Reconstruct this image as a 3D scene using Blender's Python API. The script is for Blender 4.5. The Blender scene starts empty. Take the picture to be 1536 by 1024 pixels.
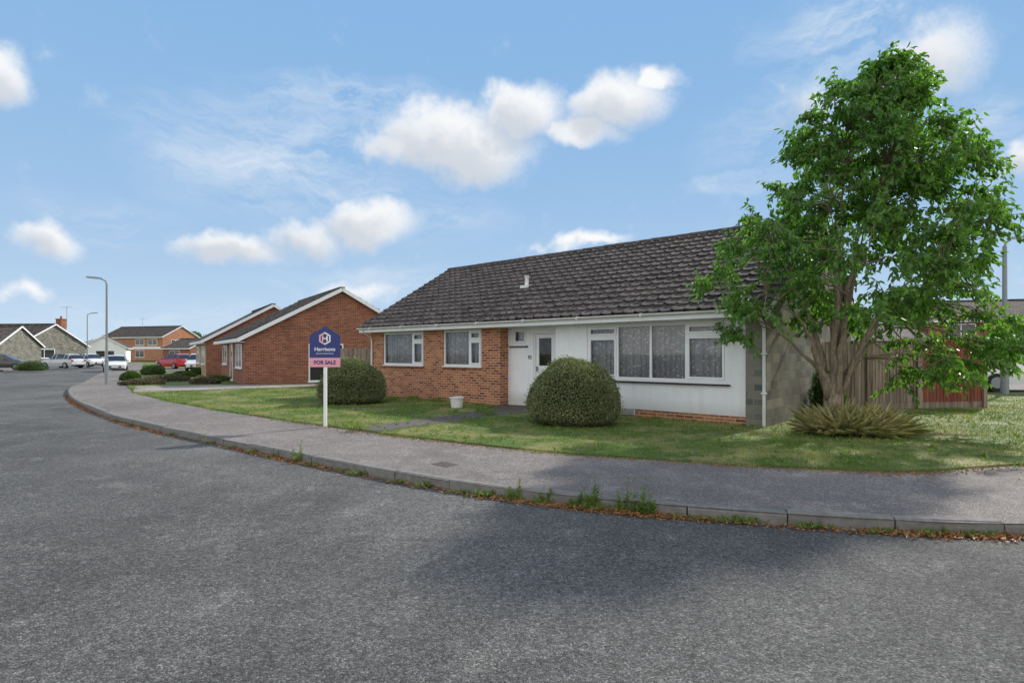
import bpy, math, random
import numpy as np
from mathutils import Vector, Matrix
from mathutils.geometry import tessellate_polygon
random.seed(7); rng=np.random.default_rng(7)
scene=bpy.context.scene
F=853.0; H=530.0; CZ=1.52
def gp(u,v,z=0.0):
    Y=F*(CZ-z)/(v-H); return ((u-768)/F*Y, Y)

# ------------------------------------------------------------------ node helpers
class NT:
    def __init__(s,tree): s.t=tree; s.n=tree.nodes; s.l=tree.links
    def new(s,typ,**kw):
        n=s.n.new(typ)
        for k,v in kw.items(): setattr(n,k,v)
        return n
    def set(s,inp,val):
        if isinstance(val,bpy.types.NodeSocket): s.l.new(val,inp)
        else: inp.default_value=val
    def math(s,op,a,b=None,c=None,clamp=False):
        n=s.new('ShaderNodeMath',operation=op,use_clamp=clamp)
        s.set(n.inputs[0],a)
        if b is not None: s.set(n.inputs[1],b)
        if c is not None: s.set(n.inputs[2],c)
        return n.outputs[0]
    def noise(s,vec,scale,detail=3,rough=.5,dist=0):
        n=s.new('ShaderNodeTexNoise'); s.l.new(vec,n.inputs['Vector'])
        n.inputs['Scale'].default_value=scale; n.inputs['Detail'].default_value=detail
        n.inputs['Roughness'].default_value=rough; n.inputs['Distortion'].default_value=dist
        return n
    def vor(s,vec,scale,feature='F1'):
        n=s.new('ShaderNodeTexVoronoi',feature=feature); s.l.new(vec,n.inputs['Vector']); n.inputs['Scale'].default_value=scale
        return n
    def ramp(s,fac,stops):
        n=s.new('ShaderNodeValToRGB'); s.l.new(fac,n.inputs[0]); cr=n.color_ramp
        while len(cr.elements)<len(stops): cr.elements.new(.5)
        for e,(p,c) in zip(cr.elements,stops):
            e.position=p
            if not isinstance(c,(tuple,list)): c=(c,c,c)
            e.color=(c[0],c[1],c[2],1)
        return n.outputs[0]
    def mix(s,fac,a,b,blend='MIX'):
        n=s.new('ShaderNodeMix',data_type='RGBA',blend_type=blend)
        s.set(n.inputs[0],fac)
        for i,v in ((6,a),(7,b)):
            if isinstance(v,(tuple,list)): v=(v[0],v[1],v[2],1)
            s.set(n.inputs[i],v)
        return n.outputs[2]
    def bump(s,h,strength=.3,dist=.01,normal=None):
        n=s.new('ShaderNodeBump'); s.l.new(h,n.inputs['Height']); n.inputs['Strength'].default_value=strength
        n.inputs['Distance'].default_value=dist
        if normal: s.l.new(normal,n.inputs['Normal'])
        return n.outputs[0]
    def scale(s,vec,sc,rot=0):
        mp=s.new('ShaderNodeMapping'); mp.inputs['Scale'].default_value=sc; mp.inputs['Rotation'].default_value=(0,0,rot); s.l.new(vec,mp.inputs[0]); return mp.outputs[0]
def newmat(name):
    m=bpy.data.materials.new(name); m.use_nodes=True; t=NT(m.node_tree)
    b=t.n['Principled BSDF']; b.inputs['Roughness'].default_value=.7
    b.inputs['Specular IOR Level'].default_value=.3
    tc=t.new('ShaderNodeTexCoord')
    return m,t,b,tc
def plain(name,col,rough=.6,var=.12,scale=3,metal=0,spec=.3,bump=0):
    m,t,b,tc=newmat(name)
    n=t.noise(tc.outputs['Object'],scale,3,.6)
    c=t.mix(n.outputs[0],tuple(x*(1-var) for x in col),tuple(min(1,x*(1+var)) for x in col))
    t.l.new(c,b.inputs['Base Color']); b.inputs['Roughness'].default_value=rough
    b.inputs['Metallic'].default_value=metal; b.inputs['Specular IOR Level'].default_value=spec
    if bump:
        n2=t.noise(tc.outputs['Object'],scale*20,3); t.l.new(t.bump(n2.outputs[0],bump,.01),b.inputs['Normal'])
    return m

def brickmat(name,c1,c2,c3,mortar,bw=.225,bh=.075,ms=.010,stain=.25,rough=.85,bumpd=.006,offset=.5):
    m,t,b,tc=newmat(name); uv=tc.outputs['UV']
    br=t.new('ShaderNodeTexBrick'); br.offset=offset
    t.l.new(uv,br.inputs['Vector'])
    br.inputs['Color1'].default_value=(0,0,0,1); br.inputs['Color2'].default_value=(1,1,1,1)
    br.inputs['Mortar'].default_value=(.5,.5,.5,1); br.inputs['Scale'].default_value=1
    br.inputs['Mortar Size'].default_value=ms; br.inputs['Mortar Smooth'].default_value=.15; br.inputs['Bias'].default_value=0
    br.inputs['Brick Width'].default_value=bw; br.inputs['Row Height'].default_value=bh
    col=t.ramp(br.outputs['Color'],[(0,c1),(.5,c2),(1,c3)])
    n1=t.noise(uv,60,3,.7); col=t.mix(.4,col,t.ramp(n1.outputs[0],[(.3,.3),(.7,1.1)]),'MULTIPLY')
    col=t.mix(br.outputs['Fac'],col,mortar)
    n2=t.noise(uv,1.3,4,.65)
    col=t.mix(stain,col,t.ramp(n2.outputs[0],[(.3,.35),(.65,1)]),'MULTIPLY')
    t.l.new(col,b.inputs['Base Color']); b.inputs['Roughness'].default_value=rough
    h=t.math('SUBTRACT',n1.outputs[0],t.math('MULTIPLY',br.outputs['Fac'],2.0))
    t.l.new(t.bump(h,.7,bumpd),b.inputs['Normal'])
    return m

M={}
M['brick']=brickmat('red_brick',(.22,.058,.026),(.50,.15,.055),(.64,.25,.10),(.52,.42,.32),ms=.011)
M['brick2']=brickmat('dark_red_brick',(.20,.050,.024),(.36,.090,.038),(.46,.145,.065),(.40,.29,.22),stain=.4)
M['buff']=brickmat('buff_brick',(.38,.26,.12),(.50,.36,.17),(.55,.42,.22),(.45,.40,.32))
M['stone']=brickmat('grey_stone_block',(.24,.22,.18),(.40,.36,.28),(.52,.45,.34),(.34,.32,.28),bw=.42,bh=.19,ms=.008,stain=.5,bumpd=.02,offset=.37)
M['greystone']=brickmat('weathered_stone',(.14,.15,.13),(.27,.26,.20),(.36,.32,.25),(.30,.29,.26),bw=.28,bh=.15,ms=.012,stain=.5,bumpd=.02,offset=.4)

def render_white():
    m,t,b,tc=newmat('white_render'); uv=tc.outputs['UV']
    n=t.noise(uv,1.2,5,.7); n2=t.noise(uv,90,3); n3=t.noise(t.scale(uv,(5,.5,1)),1.5,4,.7)
    c=t.ramp(n.outputs[0],[(.25,(.77,.77,.78)),(.6,(.87,.87,.87))])
    c=t.mix(t.ramp(n3.outputs[0],[(.50,0),(.75,.35)]),c,(.60,.59,.56))
    sp=t.new('ShaderNodeSeparateXYZ'); t.l.new(uv,sp.inputs[0])
    low=t.math('SUBTRACT',1,t.math('MULTIPLY',t.math('SUBTRACT',sp.outputs[1],.2),3.5),clamp=True)
    low=t.math('MULTIPLY',low,n.outputs[0])
    c=t.mix(low,c,(.42,.40,.35))
    t.l.new(c,b.inputs['Base Color']); b.inputs['Roughness'].default_value=.75
    t.l.new(t.bump(n2.outputs[0],.25,.004),b.inputs['Normal']); return m
M['render']=render_white()
M['white']=plain('white_upvc',(.82,.82,.82),.35,.07,spec=.5)
M['gutter']=plain('white_gutter',(.70,.70,.68),.4,.22,4,spec=.5)
M['dark']=plain('dark_wood',(.045,.03,.025),.6,.3,8)
M['black']=plain('black_rubber',(.02,.02,.022),.7,.2,8)
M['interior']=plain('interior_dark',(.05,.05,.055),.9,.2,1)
M['metal']=plain('galvanised_steel',(.26,.28,.29),.5,.12,6,metal=.2)
M['concrete']=plain('concrete',(.33,.32,.30),.9,.3,6,bump=.4)
M['kerbstone']=plain('kerb_concrete',(.21,.20,.185),.9,.5,9,bump=.6)
M['cover']=plain('cast_iron_cover',(.13,.115,.10),.8,.3,9)

def tilemat(name,base,lichen,amt=.35):
    m,t,b,tc=newmat(name); o=tc.outputs['Object']
    v=t.vor(t.scale(o,(3.4,3.0,5.0)),1.0)
    cellv=t.new('ShaderNodeSeparateColor'); t.l.new(v.outputs['Color'],cellv.inputs[0])
    n1=t.noise(o,1.1,4,.65); n2=t.noise(o,38,3,.75); n3=t.noise(o,7,3,.6)
    c=t.mix(cellv.outputs[0],tuple(x*.55 for x in base),tuple(x*1.45 for x in base))
    c=t.mix(t.ramp(n1.outputs[0],[(.35,0),(.7,.6)]),c,tuple(x*1.7 for x in base))
    lf=t.ramp(t.math('MULTIPLY',n2.outputs[0],t.math('ADD',n3.outputs[0],.45)),[(.51,0),(.60,amt*2)])
    c=t.mix(lf,c,lichen)
    t.l.new(c,b.inputs['Base Color']); b.inputs['Roughness'].default_value=.85
    t.l.new(t.bump(n2.outputs[0],.5,.006),b.inputs['Normal']); return m
M['tiles']=tilemat('brown_grey_roof_tiles',(.058,.046,.042),(.26,.24,.22),.32)
def fartile(name,base):
    return brickmat(name,tuple(x*.6 for x in base),base,tuple(x*1.5 for x in base),tuple(x*.3 for x in base),bw=.3,bh=.33,ms=.02,stain=.4,bumpd=.02)
M['fartile']=fartile('far_brown_tiles',(.10,.08,.068))
M['fartile2']=fartile('far_grey_tiles',(.12,.10,.088))

def asphalt(name,base,patch,agg=170,bs=.5,crack=True,lo=.6,hi=1.3,pt=(.50,.74)):
    m,t,b,tc=newmat(name); o=tc.outputs['Object']
    v=t.vor(o,agg); n1=t.noise(o,.33,5,.62,.5); n2=t.noise(o,2.2,5,.7); n3=t.noise(o,18,3,.65)
    c=t.mix(t.ramp(n1.outputs[0],[(.3,0),(.7,1)]),tuple(x*lo for x in base),tuple(x*hi for x in base))
    c=t.mix(t.ramp(n2.outputs[0],[(pt[0],0),(pt[1],.75)]),c,patch)
    sc=t.new('ShaderNodeSeparateColor'); t.l.new(v.outputs['Color'],sc.inputs[0])
    c=t.mix(.8,c,t.ramp(sc.outputs[0],[(0,.35),(.55,.9),(.88,1.5),(1,2.4)]),'MULTIPLY')
    c=t.mix(.6,c,t.ramp(n3.outputs[0],[(.3,.55),(.7,1.25)]),'MULTIPLY')
    if crack:
        nv=t.new('ShaderNodeVectorMath',operation='MULTIPLY_ADD'); t.l.new(n2.outputs['Color'],nv.inputs[0]); nv.inputs[1].default_value=(.5,.5,0); t.l.new(o,nv.inputs[2])
        ve=t.vor(nv.outputs[0],.32,'DISTANCE_TO_EDGE')
        cr=t.ramp(ve.outputs['Distance'],[(.0,1),(.004,0)])
        c=t.mix(t.math('MULTIPLY',cr,t.ramp(n1.outputs[0],[(.45,0),(.6,.6)])),c,(.03,.03,.03))
    t.l.new(c,b.inputs['Base Color']); b.inputs['Roughness'].default_value=.85
    b.inputs['Specular IOR Level'].default_value=.25
    h=t.math('SUBTRACT',n3.outputs[0],t.math('MULTIPLY',v.outputs['Distance'],1.0))
    t.l.new(t.bump(h,bs,.008),b.inputs['Normal']); return m
M['road']=asphalt('road_asphalt',(.128,.124,.118),(.235,.225,.21),90,.9,lo=.58,hi=1.35,pt=(.54,.76))
M['pave']=asphalt('pavement_asphalt',(.215,.190,.176),(.33,.295,.27),130,.5,lo=.70,hi=1.22)
M['path']=asphalt('path_asphalt',(.12,.105,.095),(.17,.15,.13),120,.5,crack=False)
M['drive']=asphalt('pale_gravel',(.33,.29,.26),(.42,.37,.33),60,.7,crack=False)

def grassmat(name,c1,c2,c3):
    m,t,b,tc=newmat(name); o=tc.outputs['Object']
    n1=t.noise(o,.9,4,.6); n2=t.noise(o,45,3,.8); n3=t.noise(o,5,3,.6)
    c=t.mix(t.ramp(n2.outputs[0],[(.3,0),(.7,1)]),c1,c2)
    f=t.ramp(t.math('ADD',t.math('MULTIPLY',n1.outputs[0],.6),t.math('MULTIPLY',n3.outputs[0],.4)),[(.47,0),(.58,.9)])
    c=t.mix(f,c,c3)
    t.l.new(c,b.inputs['Base Color']); b.inputs['Roughness'].default_value=.75; b.inputs['Specular IOR Level'].default_value=.2
    t.l.new(t.bump(n2.outputs[0],.6,.02),b.inputs['Normal']); return m
M['grass']=grassmat('grass_ground',(.06,.095,.02),(.12,.17,.04),(.25,.22,.10))
def foliage(name,c1,c2,c3,scale=14,trans=.35,big=1.2,rough=.5,hi=.6,spec=.35,r1=(.3,.7),r2=(.4,.66)):
    m,t,b,tc=newmat(name); o=tc.outputs['Object']
    n1=t.noise(o,scale,1,.8); n2=t.noise(o,big,3,.6)
    c=t.mix(t.ramp(n1.outputs[0],[(r1[0],0),(r1[1],1)]),c1,c2)
    c=t.mix(t.ramp(n2.outputs[0],[(r2[0],0),(r2[1],hi)]),c,c3)
    t.l.new(c,b.inputs['Base Color']); b.inputs['Roughness'].default_value=rough; b.inputs['Specular IOR Level'].default_value=spec
    if trans>0:
        tr=t.new('ShaderNodeBsdfTranslucent'); 
        cc=t.mix(1,c,(1.4,1.8,.5),'MULTIPLY'); t.l.new(cc,tr.inputs[0])
        mx=t.new('ShaderNodeMixShader'); mx.inputs[0].default_value=trans
        t.l.new(b.outputs[0],mx.inputs[1]); t.l.new(tr.outputs[0],mx.inputs[2])
        t.l.new(mx.outputs[0],t.n['Material Output'].inputs[0])
    return m
M['blade']=foliage('grass_blades',(.085,.145,.028),(.17,.26,.055),(.33,.31,.13),30,.25,.9,hi=.85,spec=.2,r2=(.46,.62))
M['leaf']=foliage('tree_leaves',(.05,.125,.03),(.19,.33,.065),(.11,.21,.045),11,.45,1.0,rough=.42,spec=.5)
M['hedgeleaf']=foliage('variegated_leaves',(.045,.075,.022),(.46,.45,.25),(.13,.15,.06),48,.15,1.5,hi=.4,r1=(.42,.62))
M['bush']=foliage('shrub_leaves',(.05,.10,.025),(.12,.19,.05),(.09,.14,.04),8,.25,.8)
M['purple']=foliage('purple_shrub',(.09,.065,.055),(.17,.13,.09),(.12,.12,.07),8,.2,.8)
M['weed']=foliage('weeds',(.10,.18,.035),(.20,.28,.07),(.26,.26,.09),12,.3)
M['strap']=foliage('strap_leaves',(.34,.33,.15),(.66,.58,.36),(.60,.50,.32),22,.25)
M['litter']=foliage('leaf_litter',(.18,.075,.03),(.46,.21,.07),(.28,.16,.08),22,0)
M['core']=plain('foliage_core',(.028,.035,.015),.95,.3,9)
def bark():
    m,t,b,tc=newmat('bark'); o=tc.outputs['Object']
    n=t.noise(t.scale(o,(1,1,.25)),22,5,.7); 
    t.l.new(t.ramp(n.outputs[0],[(.3,(.12,.09,.065)),(.7,(.40,.32,.23))]),b.inputs['Base Color'])
    b.inputs['Roughness'].default_value=.9; t.l.new(t.bump(n.outputs[0],.9,.03),b.inputs['Normal']); return m
M['bark']=bark()
def fencemat(name,a,bb):
    m,t,b,tc=newmat(name); o=tc.outputs['Object']
    n=t.noise(t.scale(o,(8,8,.6)),4,4,.7); n2=t.noise(t.scale(o,(8,8,.6)),.8,2)
    f=t.ramp(t.math('MULTIPLY',t.math('ADD',n.outputs[0],n2.outputs[0]),.5),[(.35,0),(.65,1)])
    c=t.mix(f,a,bb)
    t.l.new(c,b.inputs['Base Color']); b.inputs['Roughness'].default_value=.9
    t.l.new(t.bump(n.outputs[0],.5,.01),b.inputs['Normal']); return m
M['fence']=fencemat('weathered_fence_wood',(.09,.065,.05),(.37,.29,.22))
M['redfence']=fencemat('red_brown_fence_wood',(.10,.03,.02),(.32,.10,.06))
def lace():
    m,t,b,tc=newmat('net_curtain'); uv=tc.outputs['UV']
    v=t.vor(uv,13); n=t.noise(uv,30,3,.8); n2=t.noise(uv,3,2)
    f=t.ramp(t.math('ADD',v.outputs['Distance'],t.math('MULTIPLY',n.outputs[0],.5)),[(.38,1),(.62,0)])
    c=t.mix(f,(.42,.43,.46),(.88,.88,.89)); c=t.mix(.3,c,t.ramp(n2.outputs[0],[(.3,.5),(.7,1)]),'MULTIPLY')
    t.l.new(c,b.inputs['Base Color']); b.inputs['Roughness'].default_value=.9; return m
M['lace']=lace()
def glass(name,tint=.95):
    m=bpy.data.materials.new(name); m.use_nodes=True; t=NT(m.node_tree); t.n.remove(t.n['Principled BSDF'])
    tr=t.new('ShaderNodeBsdfTransparent'); tr.inputs[0].default_value=(tint,tint,tint,1)
    gl=t.new('ShaderNodeBsdfGlossy'); gl.inputs['Roughness'].default_value=.02
    fr=t.new('ShaderNodeFresnel'); fr.inputs[0].default_value=1.6
    mx=t.new('ShaderNodeMixShader'); t.l.new(fr.outputs[0],mx.inputs[0]); t.l.new(tr.outputs[0],mx.inputs[1]); t.l.new(gl.outputs[0],mx.inputs[2])
    t.l.new(mx.outputs[0],t.n['Material Output'].inputs[0]); return m
M['glass']=glass('window_glass')
M['carglass']=plain('car_glass',(.02,.025,.03),.08,.1,3,spec=.8)
def paint(name,col): 
    m=plain(name,col,.3,.03,2,spec=.5); m.node_tree.nodes['Principled BSDF'].inputs['Coat Weight'].default_value=.6; return m
M['navy']=plain('navy_board',(.04,.055,.20),.4,.08)
M['pink']=plain('pink_board',(.80,.36,.42),.4,.05)
M['pinkl']=plain('light_pink',(.85,.50,.50),.4,.04)

# ------------------------------------------------------------------ mesh builder
class MB:
    def __init__(s): s.v=[];s.f=[];s.m=[];s.uv=[];s.M=None
    def face(s,pts,mat=0,uv=None):
        pts=[Vector(p) for p in pts]
        if uv is None:
            n=Vector((0,0,0))
            for i in range(len(pts)):
                a=pts[i];b=pts[(i+1)%len(pts)]; n+=a.cross(b)
            ax,ay,az=abs(n.x),abs(n.y),abs(n.z)
            if az>=ax and az>=ay and az>.0:
                uv=[(p.x,p.y) for p in pts]
                if ay>.2*az or ax>.2*az:
                    if ay>=ax: uv=[(p.x,p.y*1.15) for p in pts]
                    else: uv=[(p.y,p.x*1.15) for p in pts]
            elif ax>=ay: uv=[(p.y,p.z) for p in pts]
            else: uv=[(p.x,p.z) for p in pts]
        if s.M is not None: pts=[s.M@p for p in pts]
        i0=len(s.v); s.v+= [tuple(p) for p in pts]; s.f.append(list(range(i0,i0+len(pts)))); s.m.append(mat); s.uv+=uv
    def box(s,x0,x1,y0,y1,z0,z1,mat=0):
        a=[(x0,y0,z0),(x1,y0,z0),(x1,y1,z0),(x0,y1,z0),(x0,y0,z1),(x1,y0,z1),(x1,y1,z1),(x0,y1,z1)]
        s.hexa(a,mat)
    def hexa(s,a,mat=0):
        for q in ((0,3,2,1),(4,5,6,7),(0,1,5,4),(1,2,6,5),(2,3,7,6),(3,0,4,7)): s.face([a[i] for i in q],mat)
    def beam(s,p0,p1,w,h,mat=0,side=None):
        p0=Vector(p0);p1=Vector(p1);d=(p1-p0).normalized()
        sd=Vector(side).normalized() if side else d.cross(Vector((0,0,1))).normalized()
        up=sd.cross(d).normalized(); sd=sd*w/2; up=up*h/2
        s.hexa([p0-sd-up,p0+sd-up,p1+sd-up,p1-sd-up,p0-sd+up,p0+sd+up,p1+sd+up,p1-sd+up],mat)
    def tube(s,path,rad,n=8,mat=0,cap=True):
        path=[Vector(p) for p in path]; rings=[]
        ref=Vector((.13,.97,.1)).normalized()
        for i,p in enumerate(path):
            d=(path[min(i+1,len(path)-1)]-path[max(i-1,0)]).normalized()
            a=d.cross(ref)
            if a.length<.05: a=d.cross(Vector((1,0,0)))
            a.normalize(); b=d.cross(a)
            r=rad[i] if hasattr(rad,'__len__') else rad
            rings.append([p+(a*math.cos(2*math.pi*k/n)+b*math.sin(2*math.pi*k/n))*r for k in range(n)])
        for i in range(len(rings)-1):
            for k in range(n):
                k2=(k+1)%n; s.face([rings[i][k],rings[i][k2],rings[i+1][k2],rings[i+1][k]],mat)
        if cap: s.face(rings[0][::-1],mat); s.face(rings[-1],mat)
    def build(s,name,mats,parent=None,smooth=False,merge=False,matrix=None,bevel=0):
        me=bpy.data.meshes.new(name); me.from_pydata(s.v,[],s.f)
        for m in mats: me.materials.append(M[m] if isinstance(m,str) else m)
        me.polygons.foreach_set('material_index',s.m)
        ul=me.uv_layers.new(name='UVMap'); ul.data.foreach_set('uv',np.array(s.uv,dtype=np.float32).ravel())
        if merge:
            import bmesh
            bm=bmesh.new(); bm.from_mesh(me); bmesh.ops.remove_doubles(bm,verts=bm.verts,dist=.0005); bmesh.ops.recalc_face_normals(bm,faces=bm.faces); bm.to_mesh(me); bm.free()
        if smooth:
            for p in me.polygons: p.use_smooth=True
        ob=bpy.data.objects.new(name,me); scene.collection.objects.link(ob)
        if parent: ob.parent=parent
        if matrix is not None: ob.matrix_local=matrix
        return ob
def empty(name,matrix=None):
    e=bpy.data.objects.new(name,None); scene.collection.objects.link(e); e.empty_display_size=.2
    if matrix is not None: e.matrix_world=matrix
    return e
def frame_mat(ox,oy,dx,dy,z=0):
    l=math.hypot(dx,dy); dx/=l;dy/=l
    return Matrix(((dx,-dy,0,ox),(dy,dx,0,oy),(0,0,1,z),(0,0,0,1)))
def poly_sheet(name,poly,z,mat,z0=None,parent=None):
    mb=MB(); vs=[Vector((p[0],p[1],0)) for p in poly]
    for t in tessellate_polygon([vs]):
        a=[vs[i] for i in t]
        if (a[1]-a[0]).cross(a[2]-a[0]).z<0: a=a[::-1]
        mb.face([(p.x,p.y,z) for p in a],0)
    if z0 is not None:
        n=len(poly)
        for i in range(n):
            p=poly[i];q=poly[(i+1)%n]; mb.face([(p[0],p[1],z0),(q[0],q[1],z0),(q[0],q[1],z),(p[0],p[1],z)],0)
    return mb.build(name,[mat],parent)
def catmull(P,n=12):
    P=[Vector((p[0],p[1])) for p in P]; out=[]
    for i in range(len(P)-1):
        p0=P[max(i-1,0)];p1=P[i];p2=P[i+1];p3=P[min(i+2,len(P)-1)]
        for k in range(n):
            t=k/n; out.append(.5*((2*p1)+(p2-p0)*t+(2*p0-5*p1+4*p2-p3)*t*t+(3*p1-p0-3*p2+p3)*t**3))
    out.append(P[-1]); return out
def resample(P,step):
    out=[P[0].copy()];acc=0
    for a,b in zip(P,P[1:]):
        d=(b-a).length
        if d<1e-9: continue
        pos=step-acc
        while pos<=d: out.append(a+(b-a)*(pos/d)); pos+=step
        acc=(acc+d)%step
    return out
def np_mesh(name,V,faces_n,idx,mat,parent=None,smooth=False):
    me=bpy.data.meshes.new(name); nf=len(idx)//faces_n
    me.vertices.add(len(V)); me.vertices.foreach_set('co',V.astype(np.float32).ravel())
    me.loops.add(len(idx)); me.loops.foreach_set('vertex_index',idx.astype(np.int32))
    me.polygons.add(nf); me.polygons.foreach_set('loop_start',(np.arange(nf)*faces_n).astype(np.int32))
    me.polygons.foreach_set('loop_total',np.full(nf,faces_n,dtype=np.int32))
    me.materials.append(M[mat]); me.update(calc_edges=True); me.validate()
    ob=bpy.data.objects.new(name,me); scene.collection.objects.link(ob)
    if parent: ob.parent=parent
    return ob
def norm(a): return a/np.maximum(np.linalg.norm(a,axis=1,keepdims=True),1e-9)
def leaves(name,P,D,L,W,mat,parent=None,fold=.25,curl=.25,hint=None):
    N=len(P); D=norm(D); R=rng.normal(size=(N,3)) if hint is None else hint+rng.normal(size=(N,3))*.5
    S=norm(np.cross(D,R)); Nn=norm(np.cross(S,D))
    L=np.broadcast_to(L,(N,))[:,None]; W=np.broadcast_to(W,(N,))[:,None]
    b=P; l1=P+D*L*.3+S*W*.45+Nn*W*fold; l2=P+D*L*.65+S*W*.38+Nn*(W*fold-L*curl*.4)
    tip=P+D*L-Nn*L*curl; r1=P+D*L*.3-S*W*.45+Nn*W*fold; r2=P+D*L*.65-S*W*.38+Nn*(W*fold-L*curl*.4)
    V=np.stack([b,l1,l2,tip,r2,r1],1).reshape(-1,3)
    base=(np.arange(N)*6)[:,None]; idx=(base+np.array([0,1,2,3,0,3,4,5])[None]).ravel()
    return np_mesh(name,V,4,idx,mat,parent)
def inpoly(X,Y,poly):
    ins=np.zeros(len(X),bool); n=len(poly)
    for i in range(n):
        x1,y1=poly[i][0],poly[i][1]; x2,y2=poly[(i+1)%n][0],poly[(i+1)%n][1]
        c=((y1>Y)!=(y2>Y))&(X<(x2-x1)*(Y-y1)/(y2-y1+1e-12)+x1); ins^=c
    return ins

# ------------------------------------------------------------------ ground, road, pavement
RZ=-.12
kerb_pts=[(60,10),(34,7.6),(20,6.0),(12,5.3),(8,5.1),(4.61,5.10),(3.28,5.26),(2.16,5.55),(.925,5.98),(-.06,6.42),(-1.05,7.0),(-2.3,7.9),(-3.97,9.2),(-7.08,11.66),(-10.3,14.5),(-15.4,19.9),(-19.6,25.2),(-22.6,30),(-26.6,36),(-31.6,43.7),(-37.7,53.8),(-58,86)]
KC=catmull(kerb_pts,10)
inner_pts=[(60,15),(34,11.6),(20,9.4),(12,8.3),(8.6,7.9),(6.99,7.75),(5.4,7.35),(4.57,7.33),(3.02,7.77),(1.30,8.42),(-.09,9.13),(-1.52,10.1),(-2.5,10.8),(-4.88,12.7),(-8.9,16.2),(-13.8,21.2),(-18.0,26.6),(-21.0,31),(-24.8,37),(-29.6,44.5),(-35.6,54.6),(-56,86.5)]
IC=catmull(inner_pts,10)
poly_sheet('ground',[(-900,-300),(900,-300),(900,1200),(-900,1200)],RZ-.02,'grass')
roadpoly=[(p.x,p.y) for p in KC]+[(-66,82),(-48,54),(-41,44),(-34,28),(-30,10),(-30,-9),(60,-9)]
poly_sheet('road',roadpoly,RZ,'road')
mb=MB()
for i in range(len(KC)-1):
    a,b,c,d=KC[i],KC[i+1],IC[i+1],IC[i]
    mb.face([(a.x,a.y,-.004),(d.x,d.y,0),(c.x,c.y,0),(b.x,b.y,-.004)],0)
mb.build('pavement',['pave'])
mb=MB(); KR=resample(KC,.915)
for i in range(len(KR)-1):
    a,b=KR[i],KR[i+1]; d=(b-a).normalized(); n=Vector((d.y,-d.x))
    if n.y<0: n=-n
    a2=a+d*.007;b2=b-d*.007
    j=random.uniform(-.010,.008); j2=j+random.uniform(-.006,.006)
    w=n*.125; ch=n*.025; so_=n*random.uniform(-.008,.008)
    P=lambda p,z:(p.x+so_.x,p.y+so_.y,z)
    zt=.004+j; A=[P(a2,RZ-.02),P(a2,zt-.03),P(a2+ch,zt),P(a2+w,zt),P(a2+w,RZ)]
    zt=.004+j2; B=[P(b2,RZ-.02),P(b2,zt-.03),P(b2+ch,zt),P(b2+w,zt),P(b2+w,RZ)]
    for k in range(4): mb.face([A[k],B[k],B[k+1],A[k+1]],0)
    mb.face(A,0); mb.face(B[::-1],0)
mb.build('kerb',['kerbstone'])
lawnpoly=[(p.x,p.y) for p in IC]+[(-30,120),(120,120),(120,15)]
LZ=.03
poly_sheet('lawn',lawnpoly,LZ,'grass',z0=-.02)
poly_sheet('opposite_pavement',[(-41,44),(-48,54),(-66,82),(-69,80),(-52,53),(-45,43),(-38,27),(-34,10),(-34,-12),(60,-12),(60,-9),(-30,-9),(-30,10),(-34,28)],0,'pave',z0=RZ-.01)
path=[(-3.2,11.35),(-2.55,10.85),(-.5,13.55),(1.1,14.9),(.55,16.6),(-.55,16.2),(-1.1,14.2)]
poly_sheet('front_path',path,LZ+.006,'path')
drv=[(-14.6,21.9),(-9.2,25.4),(-9.0,27.6),(-12.5,27.0),(-17.2,26.0)]
poly_sheet('driveway',drv,LZ+.008,'drive')
poly_sheet('side_road',[(15.5,22.2),(60,17.5),(60,27),(17,30)],LZ+.008,'pave')
poly_sheet('far_driveway',[(-34,50),(-26,46),(-20,56),(-30,64)],LZ+.008,'pave')
mb=MB(); cx,cy=gp(668,696); mb.M=frame_mat(cx,cy,.75,-.66)
mb.box(-.16,.16,-.11,.11,-.01,.005,0)
for i in range(6):
    x=-.13+i*.046; mb.box(x,x+.02,-.08,.08,.005,.009,1)
mb.build('drain_cover',['cover','path'])

# ------------------------------------------------------------------ walls with openings
def wall_panel(mb,x0,x1,z0,z1,y,ops,mat,reveal=.08,rmat=None):
    xs=sorted(set([x0,x1]+[a for o in ops for a in o[:2]])); zs=sorted(set([z0,z1]+[a for o in ops for a in o[2:4]]))
    for i in range(len(xs)-1):
        for j in range(len(zs)-1):
            xm=(xs[i]+xs[i+1])/2; zm=(zs[j]+zs[j+1])/2
            if any(o[0]<xm<o[1] and o[2]<zm<o[3] for o in ops): continue
            mb.face([(xs[i],y,zs[j]),(xs[i+1],y,zs[j]),(xs[i+1],y,zs[j+1]),(xs[i],y,zs[j+1])],mat)
    r=mat if rmat is None else rmat
    for (a,b,c,d) in ops:
        yy=y+reveal
        mb.face([(a,y,c),(a,yy,c),(a,yy,d),(a,y,d)],r); mb.face([(b,y,c),(b,y,d),(b,yy,d),(b,yy,c)],r)
        mb.face([(a,y,c),(b,y,c),(b,yy,c),(a,yy,c)],r); mb.face([(a,y,d),(a,yy,d),(b,yy,d),(b,y,d)],r)
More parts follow.
